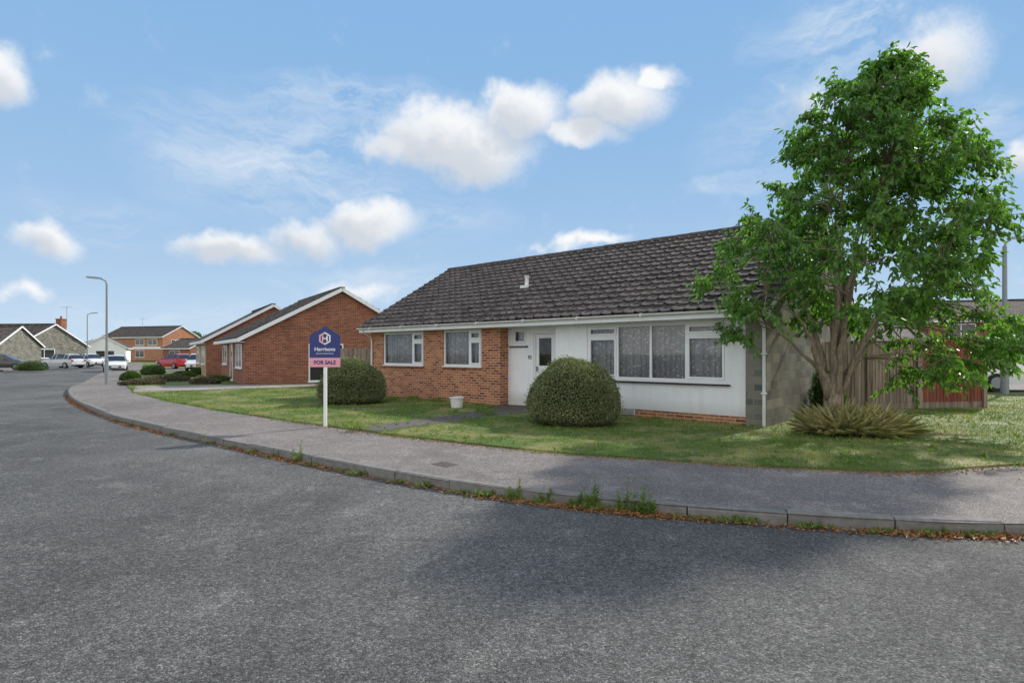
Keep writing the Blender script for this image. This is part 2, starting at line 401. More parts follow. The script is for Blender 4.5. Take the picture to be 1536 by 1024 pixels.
def window(parent,name,x0,x1,z0,z1,y,mull=(),casements=(),curtain=True,t=.055,dep=.06):
    e=MB()
    ya,yb=y+.03,y+.03+dep
    e.box(x0,x1,ya,yb,z1-t,z1,0); e.box(x0,x1,ya,yb,z0,z0+t,0)
    e.box(x0,x0+t,ya,yb,z0+t,z1-t,0); e.box(x1-t,x1,ya,yb,z0+t,z1-t,0)
    xs=[x0]+list(mull)+[x1]
    for m in mull: e.box(m-t/2,m+t/2,ya,yb,z0+t,z1-t,0)
    for (i,tz) in casements:
        a=xs[i]+(t if i==0 else t/2); b=xs[i+1]-(t if i==len(xs)-2 else t/2)
        if tz: e.box(a,b,ya,yb,tz-t/2,tz+t/2,0)
        segs=[(z0+t,tz-t/2),(tz+t/2,z1-t)] if tz else [(z0+t,z1-t)]
        for k,(c,d) in enumerate(segs):
            s=.045; yc=ya-.015
            a2,b2,c2,d2=a+.006,b-.006,c+.006,d-.006
            e.box(a2,b2,yc,ya+.02,c2,c2+s,0); e.box(a2,b2,yc,ya+.02,d2-s,d2,0)
            e.box(a2,a2+s,yc,ya+.02,c2+s,d2-s,0); e.box(b2-s,b2,yc,ya+.02,c2+s,d2-s,0)
    e.face([(x0+.01,ya+.03,z0+.01),(x1-.01,ya+.03,z0+.01),(x1-.01,ya+.03,z1-.01),(x0+.01,ya+.03,z1-.01)],1)
    e.box(x0-.02,x1+.02,y-.04,y+.03,z0-.035,z0,0)
    if curtain:
        n=int((x1-x0)/.025); yc=y+.17; pts=[]
        for i in range(n+1):
            x=x0+(x1-x0)*i/n; pts.append((x,yc+.022*math.sin(x*38+1.5*math.sin(x*5))+.01*math.sin(x*91)))
        for i in range(n):
            (xa,y1),(xb,y2)=pts[i],pts[i+1]
            e.face([(xa,y1,z0+.03),(xb,y2,z0+.03),(xb,y2,z1),(xa,y1,z1)],2,uv=[(xa,z0),(xb,z0),(xb,z1),(xa,z1)])
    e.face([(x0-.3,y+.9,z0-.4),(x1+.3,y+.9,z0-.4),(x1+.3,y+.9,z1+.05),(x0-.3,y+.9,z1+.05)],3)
    return e.build(name,['white','glass','lace','interior'],parent)

def detailed_roof(mb,x0,x1,y0,z0,y1,z1,rows,mat=0,period=.30):
    dy,dz=(y1-y0),(z1-z0); Ls=math.hypot(dy,dz); ny,nz=-dz/Ls*(1 if dy>0 else -1),abs(dy)/Ls
    prof=[(0,0),(.08,.020),(.15,.032),(.24,.028),(.34,.003),(.62,0.0),(.95,0.0)]
    for r in range(rows):
        a=r/rows;b=min(1,(r+1)/rows+.03/Ls); jit=random.uniform(-.004,.004)
        n=int(round((x1-x0)/period)); pp=(x1-x0)/n
        for k in range(n):
            j=random.uniform(-.010,.010); tilt=random.uniform(-.006,.010)
            hs=[(x0+(k+t)*pp,h) for (t,h) in prof+[(1,0)]]
            for q in range(len(hs)-1):
                (xa,ha),(xb,hb)=hs[q],hs[q+1]
                def P(x,h,s,l): 
                    hh=h+l
                    return (x,y0+dy*s+ny*hh,z0+dz*s+nz*hh)
                sa=a+(jit+j)/Ls; l0=.048+tilt
                A=P(xa,ha,sa,l0);B=P(xb,hb,sa,l0);C=P(xb,hb,b,.004);D=P(xa,ha,b,.004)
                f=[A,B,C,D]; g=[P(xa,ha,sa,l0-.038),P(xb,hb,sa,l0-.038),B,A]
                if dy<0: f=f[::-1]; g=g[::-1]
                mb.face(f,mat); mb.face(g,mat)

# ------------------------------------------------------------------ MAIN BUNGALOW
HM=frame_mat(-5.105,20.58,.750,-.661)
bung=empty('bungalow',HM)
Lh=13.69; Dh=8.0; EZ=2.30
w=MB()
W1=(.75,2.93,1.13,2.24); W2=(3.91,5.59,1.13,2.24)
wall_panel(w,0,6.35,0,EZ,0,[W1,W2],0)
w.face([(6.35,0,0),(6.35,.35,0),(6.35,.35,EZ),(6.35,0,EZ)],0)
w.face([(0,0,0),(0,Dh,0),(0,Dh,EZ),(0,Dh/2,5.0-.25),(0,0,EZ)],0)
w.face([(0,Dh,0),(Lh,Dh,0),(Lh,Dh,EZ),(0,Dh,EZ)],0)
SW=(6.50,7.06,1.77,2.25); DR=(7.30,8.06,.12,2.12)
wall_panel(w,6.35,8.35,0,EZ,.35,[SW,DR],1)
BW=(9.33,12.88,.90,2.22)
wall_panel(w,8.35,13.28,.2,EZ,0,[BW],1)
w.face([(8.35,.35,0),(8.35,0,0),(8.35,0,EZ),(8.35,.35,EZ)],1)
w.face([(8.35,.02,0),(13.28,.02,0),(13.28,.02,.2),(8.35,.02,.2)],0)
w.face([(8.35,0,.2),(13.28,0,.2),(13.28,.02,.2),(8.35,.02,.2)],1)
w.face([(13.28,-.03,0),(Lh,-.03,0),(Lh,-.03,EZ),(13.28,-.03,EZ)],3)
w.face([(13.28,.05,0),(13.28,-.03,0),(13.28,-.03,EZ),(13.28,.05,EZ)],3)
w.face([(Lh,-.03,0),(Lh,Dh,0),(Lh,Dh,EZ),(Lh,Dh/2,4.75),(Lh,-.03,EZ)],2)
w.build('walls',['brick','render','stone','greystone'],bung)
window(bung,'window_bedroom_left',*W1,.0+.0,mull=(2.35,),casements=((1,1.92),))
window(bung,'window_bedroom_right',*W2,.0,mull=(5.06,),casements=((1,1.92),))
window(bung,'window_living_room',*BW,.0,mull=(10.2,11.09,11.96),casements=((0,1.93),(3,1.93)))
window(bung,'window_hall',*SW,.35,casements=((0,None),))
d=MB(); yd=.40
x0,x1,z0,z1=DR
d.box(x0,x0+.05,yd-.02,yd+.05,z0,z1,0); d.box(x1-.05,x1,yd-.02,yd+.05,z0,z1,0); d.box(x0+.05,x1-.05,yd-.02,yd+.05,z1-.05,z1,0)
a,b=x0+.06,x1-.06
d.box(a,b,yd,yd+.04,z0+.02,1.18,0); d.box(a,a+.1,yd,yd+.04,1.18,z1-.06,0); d.box(b-.1,b,yd,yd+.04,1.18,z1-.06,0); d.box(a+.1,b-.1,yd,yd+.04,z1-.17,z1-.06,0)
d.face([(a+.1,yd+.015,1.18),(b-.1,yd+.015,1.18),(b-.1,yd+.015,z1-.17),(a+.1,yd+.015,z1-.17)],1)
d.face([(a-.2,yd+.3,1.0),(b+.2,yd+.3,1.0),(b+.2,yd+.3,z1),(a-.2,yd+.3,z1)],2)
d.box(a+.1,b-.1,yd-.008,yd,z0+.15,.55,0); d.box(a+.1,b-.1,yd-.008,yd,.65,1.05,0)
d.box(a+.03,a+.06,yd-.05,yd,1.02,1.16,3); d.box(a+.03,a+.14,yd-.06,yd-.045,1.09,1.105,3)
d.box(x0-.05,x1+.05,.15,.43,.0,.11,4)
d.build('front_door',['white','glass','interior','metal','concrete'],bung)
t=MB()
t.box(9.25,12.96,-.07,.02,.83,.862,0)
t.box(6.42,7.1,.29,.35,1.70,1.732,0)
t.box(W1[0]-.04,W1[1]+.04,-.045,.03,1.055,1.093,1); t.box(W2[0]-.04,W2[1]+.04,-.045,.03,1.055,1.093,1)
t.box(9.9,10.7,-.012,.0,.06,.19,2)
for i in range(5): t.box(9.92,10.68,-.018,-.012,.075+i*.024,.084+i*.024,0)
t.build('sills_and_vents',['dark','brick2','gutter'],bung)
r=MB()
detailed_roof(r,-.18,Lh+.2,-.42,2.43,4.0,5.0,16)
detailed_roof(r,-.18,Lh+.2,8.42,2.43,4.0,5.0,16)
for (ya) in (-.40,8.40):
    r.face([(-.15,ya,2.40),(Lh+.15,ya,2.40),(Lh+.15,4,4.97),(-.15,4,4.97)],0)
x=-.2
while x<Lh+.2:
    x2=min(x+.43,Lh+.22); hh=random.uniform(-.006,.006)
    ring=[]; 
    for k in range(7):
        an=math.pi*k/6; ring.append((4-.13*math.cos(an),4.97+.11*math.sin(an)+hh))
    for k in range(6):
        r.face([(x,ring[k][0],ring[k][1]),(x2,ring[k][0],ring[k][1]-.006),(x2,ring[k+1][0],ring[k+1][1]-.006),(x,ring[k+1][0],ring[k+1][1])],0)
    r.face([(x,p[0],p[1]) for p in ring],0)
    x+=.42
r.build('roof',['tiles'],bung)
f=MB()
f.box(-.15,Lh+.15,-.40,-.37,2.26,2.42,0); f.box(-.15,Lh+.15,-.37,0.0,2.262,2.28,0); f.box(6.352,8.35,0,.348,2.262,2.28,0)
f.box(-.15,Lh+.15,8.37,8.40,2.26,2.42,0)
for xx in (-.15,Lh+.15):
    for s0,s1 in (((xx,-.40,2.36),(xx,4,4.92)),((xx,8.40,2.36),(xx,4,4.92))): f.beam(s0,s1,.03,.15,0,side=(1,0,0))
n=7; 
for i in range(n):
    a0=math.pi*i/n;a1=math.pi*(i+1)/n; 
    p=lambda a:(-.455-.055*math.cos(a),2.415-.055*math.sin(a))
    (ya,za),(yb,zb)=p(a0),p(a1)
    f.face([(-.18,ya,za),(Lh+.18,ya,za),(Lh+.18,yb,zb),(-.18,yb,zb)],1)
for xe in (-.18,Lh+.18): f.face([(xe,-.455-.055*math.cos(math.pi*i/n),2.415-.055*math.sin(math.pi*i/n)) for i in range(n+1)],1)
for k in range(8):
    xx=.6+k*1.75; f.box(xx,xx+.03,-.52,-.39,2.352,2.43,1)
f.tube([(13.66,-.455,2.36),(13.66,-.42,2.25),(13.66,-.12,2.1),(13.66,-.08,1.98),(13.66,-.08,.03)],.034,10,1)
f.tube([(.12,-.455,2.36),(.12,-.42,2.27),(.12,-.1,2.1),(.12,-.05,2.0),(.12,-.05,.03)],.03,10,1)
for zz in (.7,1.5): f.box(13.61,13.71,-.125,-.031,zz,zz+.03,1)
f.build('fascia_and_gutters',['white','gutter'],bung)
v=MB()
vx=6.05; vy=1.55; vz=2.43+(vy+.42)*2.57/4.42
v.tube([(vx,vy,vz-.1),(vx,vy,vz+.32)],.06,10,0); v.tube([(vx,vy,vz+.32),(vx,vy,vz+.36)],.085,10,0); v.box(vx-.14,vx+.14,vy-.16,vy+.1,vz-.03,vz+.06,0)
v.build('roof_vent',['gutter'],bung)
def text(name,body,size,loc,rot,mat,parent,ext=.002,align='CENTER',bold=0):
    c=bpy.data.curves.new(name,'FONT'); c.body=body; c.size=size; c.align_x=align; c.extrude=ext; c.offset=bold
    c.materials.append(M[mat]); o=bpy.data.objects.new(name,c); scene.collection.objects.link(o); o.parent=parent
    o.location=loc; o.rotation_euler=rot; return o
text('house_number','95',.15,(7.17,.345,1.36),(math.pi/2,0,0),'dark',bung,bold=.002)

# ------------------------------------------------------------------ SIMPLE HOUSES
def simple_house(name,ox,oy,dx,dy,L,D,eave,ridge,wall,roof,wins=(),gable=None,barge=True,oh=.35,z=0,clad=None,chimney=None,detail=False):
    e=empty(name,frame_mat(ox,oy,dx,dy,z)); w=MB()
    gm=1 if gable else 0
    w.face([(0,0,0),(L,0,0),(L,0,eave),(0,0,eave)],0); w.face([(L,D,0),(0,D,0),(0,D,eave),(L,D,eave)],0)
    ez=eave
    w.face([(L,0,0),(L,D,0),(L,D,ez),(L,D/2,ridge-.08),(L,0,ez)],gm)
    w.face([(0,D,0),(0,0,0),(0,0,ez),(0,D/2,ridge-.08),(0,D,ez)],gm)
    if clad:
        for (x0,x1,z0,z1) in clad:
            nb=int((z1-z0)/.15)
            for i in range(nb): 
                za=z0+i*.15; w.hexa([(x0,-.05,za),(x1,-.05,za),(x1,0,za),(x0,0,za),(x0,-.02,za+.148),(x1,-.02,za+.148),(x1,0,za+.148),(x0,0,za+.148)],2)
    w.build('walls',[wall,gable or wall,'white'],e)
    r=MB(); zo=eave
    if detail:
        detailed_roof(r,-.2,L+.2,-oh,eave+.05,D/2,ridge,15); 
        detailed_roof(r,-.2,L+.2,D+oh,eave+.05,D/2,ridge,15)
    for s in (0,1):
        ya=-oh if s==0 else D+oh
        r.hexa([(-.2,ya,zo-.06),(L+.2,ya,zo-.06),(L+.2,D/2,ridge-.1),(-.2,D/2,ridge-.1),(-.2,ya,zo+.04),(L+.2,ya,zo+.04),(L+.2,D/2,ridge),(-.2,D/2,ridge)],0)
    r.beam((-.2,D/2,ridge),(L+.2,D/2,ridge),.26,.12,0)
    if chimney:
        cx,cy,cw,ct=chimney; r.box(cx-cw/2,cx+cw/2,cy-cw/2,cy+cw/2,eave,ct,1); r.box(cx-cw/2-.05,cx+cw/2+.05,cy-cw/2-.05,cy+cw/2+.05,ct,ct+.1,1)
        r.tube([(cx,cy,ct+.1),(cx,cy,ct+.45)],.12,8,1)
    r.build('roof',[roof,'brick2'],e)
    if barge:
        b=MB()
        for xx in (-.22,L+.22):
            for ya in (-oh,D+oh): b.beam((xx,ya,zo-.06),(xx,D/2,ridge-.07),.03,.18,0,side=(1,0,0))
        b.box(-.2,L+.2,-oh-.08,-oh-.003,zo-.14,zo+.02,0); b.box(-.2,L+.2,-oh,0,zo-.14,zo-.12,0)
        b.box(-.2,L+.2,D+oh,D+oh+.03,zo-.14,zo+.02,0)
        b.build('bargeboards',['white'],e)
    wm=MB()
    for wi in wins:
        face,a,c,z0,z1=wi[:5]; nm=wi[5] if len(wi)>5 else 1
        if face=='F': T=Matrix.Identity(4)
        elif face=='R': T=Matrix(((0,-1,0,L),(1,0,0,0),(0,0,1,0),(0,0,0,1)))
        wm.M=T; t=.07
        wm.box(a,c,-.035,0.01,z0,z0+t,0); wm.box(a,c,-.035,.01,z1-t,z1,0); wm.box(a,a+t,-.035,.01,z0+t,z1-t,0); wm.box(c-t,c,-.035,.01,z0+t,z1-t,0)
        for i in range(1,nm): 
            xx=a+(c-a)*i/nm; wm.box(xx-t/2,xx+t/2,-.035,.01,z0+t,z1-t,0)
        wm.face([(a+t,-.012,z0+t),(c-t,-.012,z0+t),(c-t,-.012,z1-t),(a+t,-.012,z1-t)],1)
        wm.box(a-.05,c+.05,-.09,0,z0-.05,z0-.003,0)
    if wins: wm.build('windows',['white','carglass'],e)
    return e
simple_house('brick_bungalow',-17.65,34.56,.55,-.84,9.0,9.2,2.20,4.9,'brick2','tiles',
   wins=[('F',.8,2.6,.9,2.0,2),('F',4.0,5.0,.1,2.05,1),('F',6.2,8.2,.8,2.0,2),('R',2.95,4.7,.1,2.02,2)],detail=True)
simple_house('buff_brick_bungalow',-19.9-.55*8,37+.84*8,.55,-.84,8,8.2,2.3,4.9,'buff','fartile',gable='brick2',wins=[('F',5,7,.8,2,2),('F',1,3,.8,2,2)])
simple_house('stone_bungalow',-66,60,.98,.2,10,8,2.35,4.7,'buff','fartile2',gable='greystone',wins=[('F',7.0,9.4,.8,2.1,3),('F',2,4,.8,2.1,2)])
simple_house('grey_roof_bungalow',-73.5,71,.995,-.1,13,10,2.5,5.4,'buff','fartile',gable='greystone',wins=[('F',8,11,.8,2.1,3),('R',2,5,.9,2.1,2)],chimney=(12,7,.8,6.1))
simple_house('white_gable_bungalow',-73.4,98.7,.5,-.866,10,6,2.4,4.4,'render','fartile',gable='render',wins=[('R',2,4.5,.9,2.0,2)])
simple_house('two_storey_house',-88,122,.95,-.3,17,9,4.9,7.4,'brick','fartile',wins=[('F',9.5,12,3.2,4.5,2),('F',13,15.5,3.2,4.5,2),('F',9.5,12,.7,2.2,2),('R',2,4,3.2,4.4,2),('R',2,6,.7,2.2,3)],clad=[(8.8,16.4,2.45,3.0)])
simple_house('distant_bungalow',-82,150,.9,-.3,14,9,2.6,5.3,'buff','fartile2',wins=[('F',3,6,.8,2.1,2),('F',8,11,.8,2.1,2)])
simple_house('distant_bungalow',-70,114,.9,-.4,8,8,2.5,4.6,'brick2','fartile2',wins=[('F',2,5,.8,2.1,2),('R',3,6,.8,2.1,2)])
simple_house('two_storey_house',41,56,.96,-.25,16,9,4.7,7.0,'brick2','fartile',wins=[('F',1.5,4,3.1,4.4,2),('F',6,9,3.1,4.4,2),('F',1.5,4,.8,2.2,2),('F',6,9,.8,2.2,2)])
simple_house('garage',14.5,29,.95,-.2,6,6,2.1,3.1,'brick2','fartile2')
simple_house('brick_bungalow',10,-22,-.97,.22,14,8,2.4,5,'brick','fartile',wins=[('F',2,5,.8,2.1,3),('F',8,10,.8,2.1,2)])

# ------------------------------------------------------------------ fences
def fence(name,p0,p1,h,mat,z=LZ,post=1.9,pm='concrete',board=.12,kick=.18):
    p0=Vector(p0);p1=Vector(p1);d=(p1-p0);L=d.length; e=empty(name,frame_mat(p0.x,p0.y,d.x,d.y,z))
    mb=MB(); x=0
    mb.box(0,L,.0,.04,0,kick,1)
    while x<L-.02:
        x2=min(x+board,L); j=random.uniform(-.018,.018)
        mb.hexa([(x,-.016,kick),(x2+.01,-.004,kick),(x2+.01,.012,kick),(x,.012,kick),(x,-.016,h+j),(x2+.01,-.004,h+j),(x2+.01,.012,h+j),(x,.012,h+j)],0); x+=board-.012
    mb.build('boards',[mat,'fence'],e)
    po=MB(); n=max(1,round(L/post))
    for i in range(n+1):
        xx=L*i/n; po.box(xx-.05,xx+.05,-.07,.04,-.05,h+.05,0)
    po.build('posts',[pm],e); return e
fence('wooden_fence',(7.9,14.85),(11.0,15.43),1.80,'fence',pm='fence')
fence('wooden_fence',(11.05,15.44),(13.05,15.75),1.82,'redfence',pm='fence')
fence('wooden_fence',(13.1,15.8),(15.6,23.5),1.82,'redfence',pm='fence')
fence('wooden_fence',(-8.2,26.6),(-3.2,23.2),1.72,'fence',pm='fence')

# ------------------------------------------------------------------ foliage builders
def shell_bush(name,cx,cy,z0,rx,ry,h,n,leafL,mat,lump=.06,core=True):
    e=empty(name,Matrix.Translation((cx,cy,z0)))
    D=norm(rng.normal(size=(n,3)))
    lumps=sum(np.sin(D@norm(rng.normal(size=(1,3)))[0]*f+rng.random()*6)*a for f,a in ((5,.5),(9,.35),(14,.25),(23,.2)))*lump
    r=(1+lumps)*(1-.16*rng.random(n)**2+.09*(rng.random(n)<.10)*rng.random(n))
    hh=h*.66; lo=h-hh
    low=D[:,2]<0; hx_=np.ones(n); dz=np.abs(D[:,2]); hx_[low]=(np.sqrt(1-dz**5)/np.sqrt(np.maximum(1-dz**2,1e-4)))[low]
    P=np.column_stack([D[:,0]*hx_*r*rx,D[:,1]*hx_*r*ry,np.where(low,D[:,2]*lo*.98,D[:,2]*hh*r)+lo])
    k=(P[:,2]>0.01)&(dz<.93)|(D[:,2]>0); P=P[k]; D=D[k]; n=len(P)
    DD=norm(D+rng.normal(size=(n,3))*.75)
    leaves('foliage',P,DD,leafL*(.7+.6*rng.random(n)),leafL*.6*(.7+.6*rng.random(n)),mat,e)
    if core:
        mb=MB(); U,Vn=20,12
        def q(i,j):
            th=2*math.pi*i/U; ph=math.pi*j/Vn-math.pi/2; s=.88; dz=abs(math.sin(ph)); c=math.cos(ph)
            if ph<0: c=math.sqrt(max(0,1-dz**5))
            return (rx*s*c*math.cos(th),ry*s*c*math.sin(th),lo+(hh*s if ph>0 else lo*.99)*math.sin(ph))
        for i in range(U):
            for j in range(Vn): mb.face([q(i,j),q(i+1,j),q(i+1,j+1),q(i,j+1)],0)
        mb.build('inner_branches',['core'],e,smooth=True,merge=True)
    return e
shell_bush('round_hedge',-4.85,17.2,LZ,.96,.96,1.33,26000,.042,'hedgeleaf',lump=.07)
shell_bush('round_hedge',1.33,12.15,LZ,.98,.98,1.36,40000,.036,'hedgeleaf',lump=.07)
for (u,vb,wd,hpx,mat,nm) in [(222,562,34,14,'bush','shrub'),(245,572,60,8,'purple','low_shrub'),(300,576,40,8,'purple','low_shrub'),(205,577,60,7,'purple','low_shrub'),
      (268,566,30,8,'bush','shrub'),(320,572,30,7,'bush','shrub'),(187,570,24,12,'bush','shrub'),(40,556,40,14,'bush','shrub'),(292,562,24,10,'bush','shrub')]:
    x,y=gp(u,vb,LZ); s=y/F
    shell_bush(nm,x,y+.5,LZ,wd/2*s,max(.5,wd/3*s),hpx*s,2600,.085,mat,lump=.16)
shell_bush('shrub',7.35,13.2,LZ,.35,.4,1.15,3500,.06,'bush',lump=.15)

def distant_trees(name,specs):
    PP=[];DD=[];LL=[]
    for (x,y,r,h) in specs:
        for c in range(14):
            a=rng.random()*6.28; cr=r*math.sqrt(rng.random())*.7; cc=np.array([x+cr*math.cos(a),y+cr*math.sin(a),h*(.35+.5*rng.random())]); n=200
            d=norm(rng.normal(size=(n,3))); P=cc+d*np.array([r*.42,r*.42,h*.2])*(.7+.3*rng.random((n,1)))
            PP.append(P);DD.append(d);LL.append(np.full(n,.7))
    P=np.vstack(PP);D=np.vstack(DD);L=np.concatenate(LL)
    return leaves(name,P,D+rng.normal(size=P.shape)*.6,L,L*.7,'bush')
sp=[(-108,190,6,8.5),(-100,185,5,7),(-92,180,6,8),(-116,195,6,7.5),(-125,190,7,6.5),(-84,180,5,6),(-135,190,6,6)]
sp+=[(x,210+random.uniform(-10,10),8,random.uniform(4.5,7.0)) for x in range(-220,200,13)]
sp+=[(x,75+random.uniform(-4,4),4,random.uniform(3.6,4.6)) for x in range(30,90,6)]
distant_trees('distant_tree_row',sp)

# ------------------------------------------------------------------ lawn blades
N=480000
X=rng.uniform(-19,17,N); Y=rng.uniform(6.8,27,N)
k=rng.random(N)<np.clip((9.0/Y)**1.7,0,1); X,Y=X[k],Y[k]
k=inpoly(X,Y,lawnpoly)&~inpoly(X,Y,path)&(np.abs(X)<Y*.95)
hx=(X+5.105)*.75+(Y-20.58)*-.661; hy=(X+5.105)*.661+(Y-20.58)*.75
k&=~((hx>-.02)&(hx<Lh+.02)&(hy>-.04)&(hy<Dh))
k&=~inpoly(X,Y,drv)
k&=~((np.sin(X*1.3+np.sin(Y*2.1)*1.4)*np.sin(Y*1.7+1.1*np.sin(X*.9))>.60)&(rng.random(len(X))<.6))
# worn strip by the pavement edge and bare soil under the tree
edge=np.min(np.stack([np.hypot(X-p.x,Y-p.y) for p in IC[::2] if p.y<26 and p.x<18]),0)
k&=~((edge<.35+.2*np.sin(X*2.3))&(rng.random(len(X))<.45))
X,Y=X[k],Y[k]
E=[]
for a,b in zip(IC,IC[1:]):
    if a.y>24 or a.x>16: continue
    m=int((b-a).length*200); tt=rng.random(m)[:,None]; base=np.array([[a.x,a.y]])*(1-tt)+np.array([[b.x,b.y]])*tt
    dd=(b-a).normalized(); nn=np.array([[dd.y,-dd.x]]); nn=nn if nn[0,1]>0 else -nn
    E.append(base+nn*(rng.normal(size=(m,1))*.05+.01+.06*math.sin(a.x*3+a.y)))
E=np.vstack(E); X=np.concatenate([X,E[:,0]]);Y=np.concatenate([Y,E[:,1]]); ne=len(E); n=len(X)
hh=.03+.035*rng.random(n); hh*=.75+.5*(np.sin(X*1.7+2*np.sin(Y*1.1))*.5+.5)
nearw=np.exp(-np.abs(((X+5.105)*.661+(Y-20.58)*.75)+.05)/.08)*(((X+5.105)*.75-(Y-20.58)*.661)<13.7); hh*=1+1.6*nearw*rng.random(n)
sc=np.clip(Y/11,1,2.2); wd=.0065*sc; a=rng.random(n)*6.283; le=rng.normal(size=(n,2))*.028
B=np.stack([X,Y,np.full(n,LZ-.005)],1); B[-ne:,2]=LZ-.03; s=np.stack([np.cos(a)*wd,np.sin(a)*wd,np.zeros(n)],1)
T=B+np.stack([le[:,0],le[:,1],hh],1)
V=np.stack([B-s,B+s,T],1).reshape(-1,3)
np_mesh('lawn_grass',V,3,np.arange(n*3),'blade')

# ------------------------------------------------------------------ kerb litter & weeds
Pk=[]
for a,b in zip(KC,KC[1:]):
    if a.y>22 or a.x>9: continue
    L=(b-a).length; dens=800 if a.x>-1.5 else 300
    mid=(a+b)/2; dens*=max(.15,.5+.5*math.sin(mid.x*2.1+mid.y))
    m=int(L*dens); tt=rng.random(m)[:,None]
    dd=(b-a).normalized(); nn=Vector((dd.y,-dd.x)); nn=nn if nn.y>0 else -nn
    base=np.array([[a.x,a.y]])*(1-tt)+np.array([[b.x,b.y]])*tt-np.array([[nn.x,nn.y]])*(np.abs(rng.normal(size=(m,1)))*.07+.005)
    Pk.append(base)
Pk=np.vstack(Pk); n=len(Pk)
P=np.column_stack([Pk,np.full(n,RZ+.006)+rng.random(n)*.022]); D=rng.normal(size=(n,3)); D[:,2]*=.25
leaves('leaf_litter',P,D,.03+.02*rng.random(n),.018,'litter',hint=np.array([[0,0,.01]]))
m=2600; q=rng.integers(0,len(IC)-1,m*3); PI=np.array([[IC[i].x,IC[i].y] for i in q]); PI=PI[(PI[:,1]<14)&(PI[:,0]<10)]
PI=PI+rng.normal(size=PI.shape)*.14; n=len(PI)
leaves('fallen_leaves',np.column_stack([PI,np.full(n,.008)]),np.column_stack([rng.normal(size=(n,2)),rng.random(n)*.2]),.028,.017,'litter',hint=np.array([[0,0,.01]]))
def kerb_at(u):
    return min(KC,key=lambda p:abs((p.x/p.y)*F+768-u) if p.y>0 and p.y<25 else 1e9)
WP=[];WD=[];WL=[]
spots=[(u,random.uniform(.04,.09)) for u in [180,190,215,260,320,345,385,420,470,520,545,600,640,700,735,770,810,905,1010,1060,1100,1115,1210,1330,1395,1440,1480]]
spots+=[(884,.42),(889,.25),(934,.38),(958,.38),(966,.24),(972,.16),(447,.34),(772,.26),(818,.18),(864,.18)]
for (u,h) in spots:
    c=kerb_at(u); 
    if h<.13:
        cnt=55
        p=np.column_stack([c.x+rng.normal(size=cnt)*.09,c.y+rng.normal(size=cnt)*.025-.03,np.full(cnt,RZ)+rng.random(cnt)*.02])
        d=np.column_stack([rng.normal(size=cnt)*.7,rng.normal(size=cnt)*.7,.4+rng.random(cnt)]); l=np.full(cnt,h)*(.6+.6*rng.random(cnt))
    else:
        cnt=110
        z=rng.random(cnt); sx=rng.integers(0,2,cnt); xx=((u-768)/F)*c.y
        p=np.column_stack([xx+(sx-.5)*.07+z*.05*(sx-.5)+rng.normal(size=cnt)*.006,c.y-.03+rng.normal(size=cnt)*.006,RZ+z*h*(.6+.4*sx)])
        d=np.column_stack([rng.normal(size=cnt),rng.normal(size=cnt),.7+rng.random(cnt)]); l=.06*(1.05-z)+.015
    WP.append(p);WD.append(d);WL.append(l)
P=np.vstack(WP);D=np.vstack(WD);L=np.concatenate(WL)
leaves('kerb_weeds',P,D,L,L*.22+.003,'weed')
WP=[];WD=[]
for (x,y) in [gp(735,622,LZ),gp(655,603,LZ),gp(722,618,LZ),gp(530,645,LZ),gp(620,600,LZ)]:
    c=110; WP.append(np.column_stack([x+rng.normal(size=c)*.12,y+rng.normal(size=c)*.08,LZ+rng.random(c)*.1])); WD.append(np.column_stack([rng.normal(size=(c,2)),.5+rng.random(c)]))
# scattered lawn weeds
c=900; wx=rng.uniform(-9,12,c); wy=rng.uniform(7.5,16,c); kk=inpoly(wx,wy,lawnpoly); wx=wx[kk];wy=wy[kk]; c=len(wx)
for rep in range(4):
    WP.append(np.column_stack([wx,wy,np.full(c,LZ+.01)])); WD.append(np.column_stack([rng.normal(size=(c,2)),.35+.4*rng.random(c)]))
P=np.vstack(WP);D=np.vstack(WD); leaves('border_weeds',P,D,.07,.028,'weed')

# ------------------------------------------------------------------ TREE
TX,TY=6.22,11.0
tree=empty('cherry_tree',Matrix.Translation((TX,TY,LZ)))
px=11.0/F
env=[(70,1315,1345),(85,1290,1365),(110,1255,1400),(150,1185,1425),(200,1158,1465),(250,1150,1480),(300,1135,1478),(350,1060,1480),(400,1042,1490),(450,1035,1510),(500,1060,1520),(540,1165,1515),(585,1350,1500)]
def envz(z):
    v=H-(z+LZ-CZ)/px
    vs=[e[0] for e in env]; l=np.interp(v,vs,[e[1] for e in env]); r=np.interp(v,vs,[e[2] for e in env])
    return (l-768)*px-TX,(r-768)*px-TX
ztop=CZ+(H-70)*px-LZ-.35; zbot=CZ+(H-590)*px-LZ+.30
cl=[];tries=0
while len(cl)<420 and tries<80000:
    tries+=1
    z=random.uniform(zbot,ztop); l,r=envz(z+.12); l+=.38; r-=.30; hw=(r-l)/2; c=(l+r)/2
    if hw<.12: 
        if z<ztop-.6: continue
        hw=.15
    if random.random()>hw/2.4+.15: continue
    a=random.uniform(0,6.283); rr=random.random()**.5
    x=c+hw*rr*math.cos(a); y=hw*.78*rr*math.sin(a)
    if z<2.2 and x<1.5 and x>-1.0 and z<1.95+.3*abs(x-.1): continue
    if z<1.5 and x<1.4: continue
    if math.sin(x*2.3+1)*math.sin(y*1.6+z)*math.sin(z*2.2+.6)>.30: continue
    if x<-1.15 and random.random()<.35: continue
    cl.append(Vector((x,y,z)))
tb=MB()
tb.tube([(-.02,0,-.1),(0,0,.05),(.01,0,.25),(-.01,.0,.55),(.0,0,.85),(.02,0,1.1)],[.29,.22,.175,.165,.17,.15],14,0)
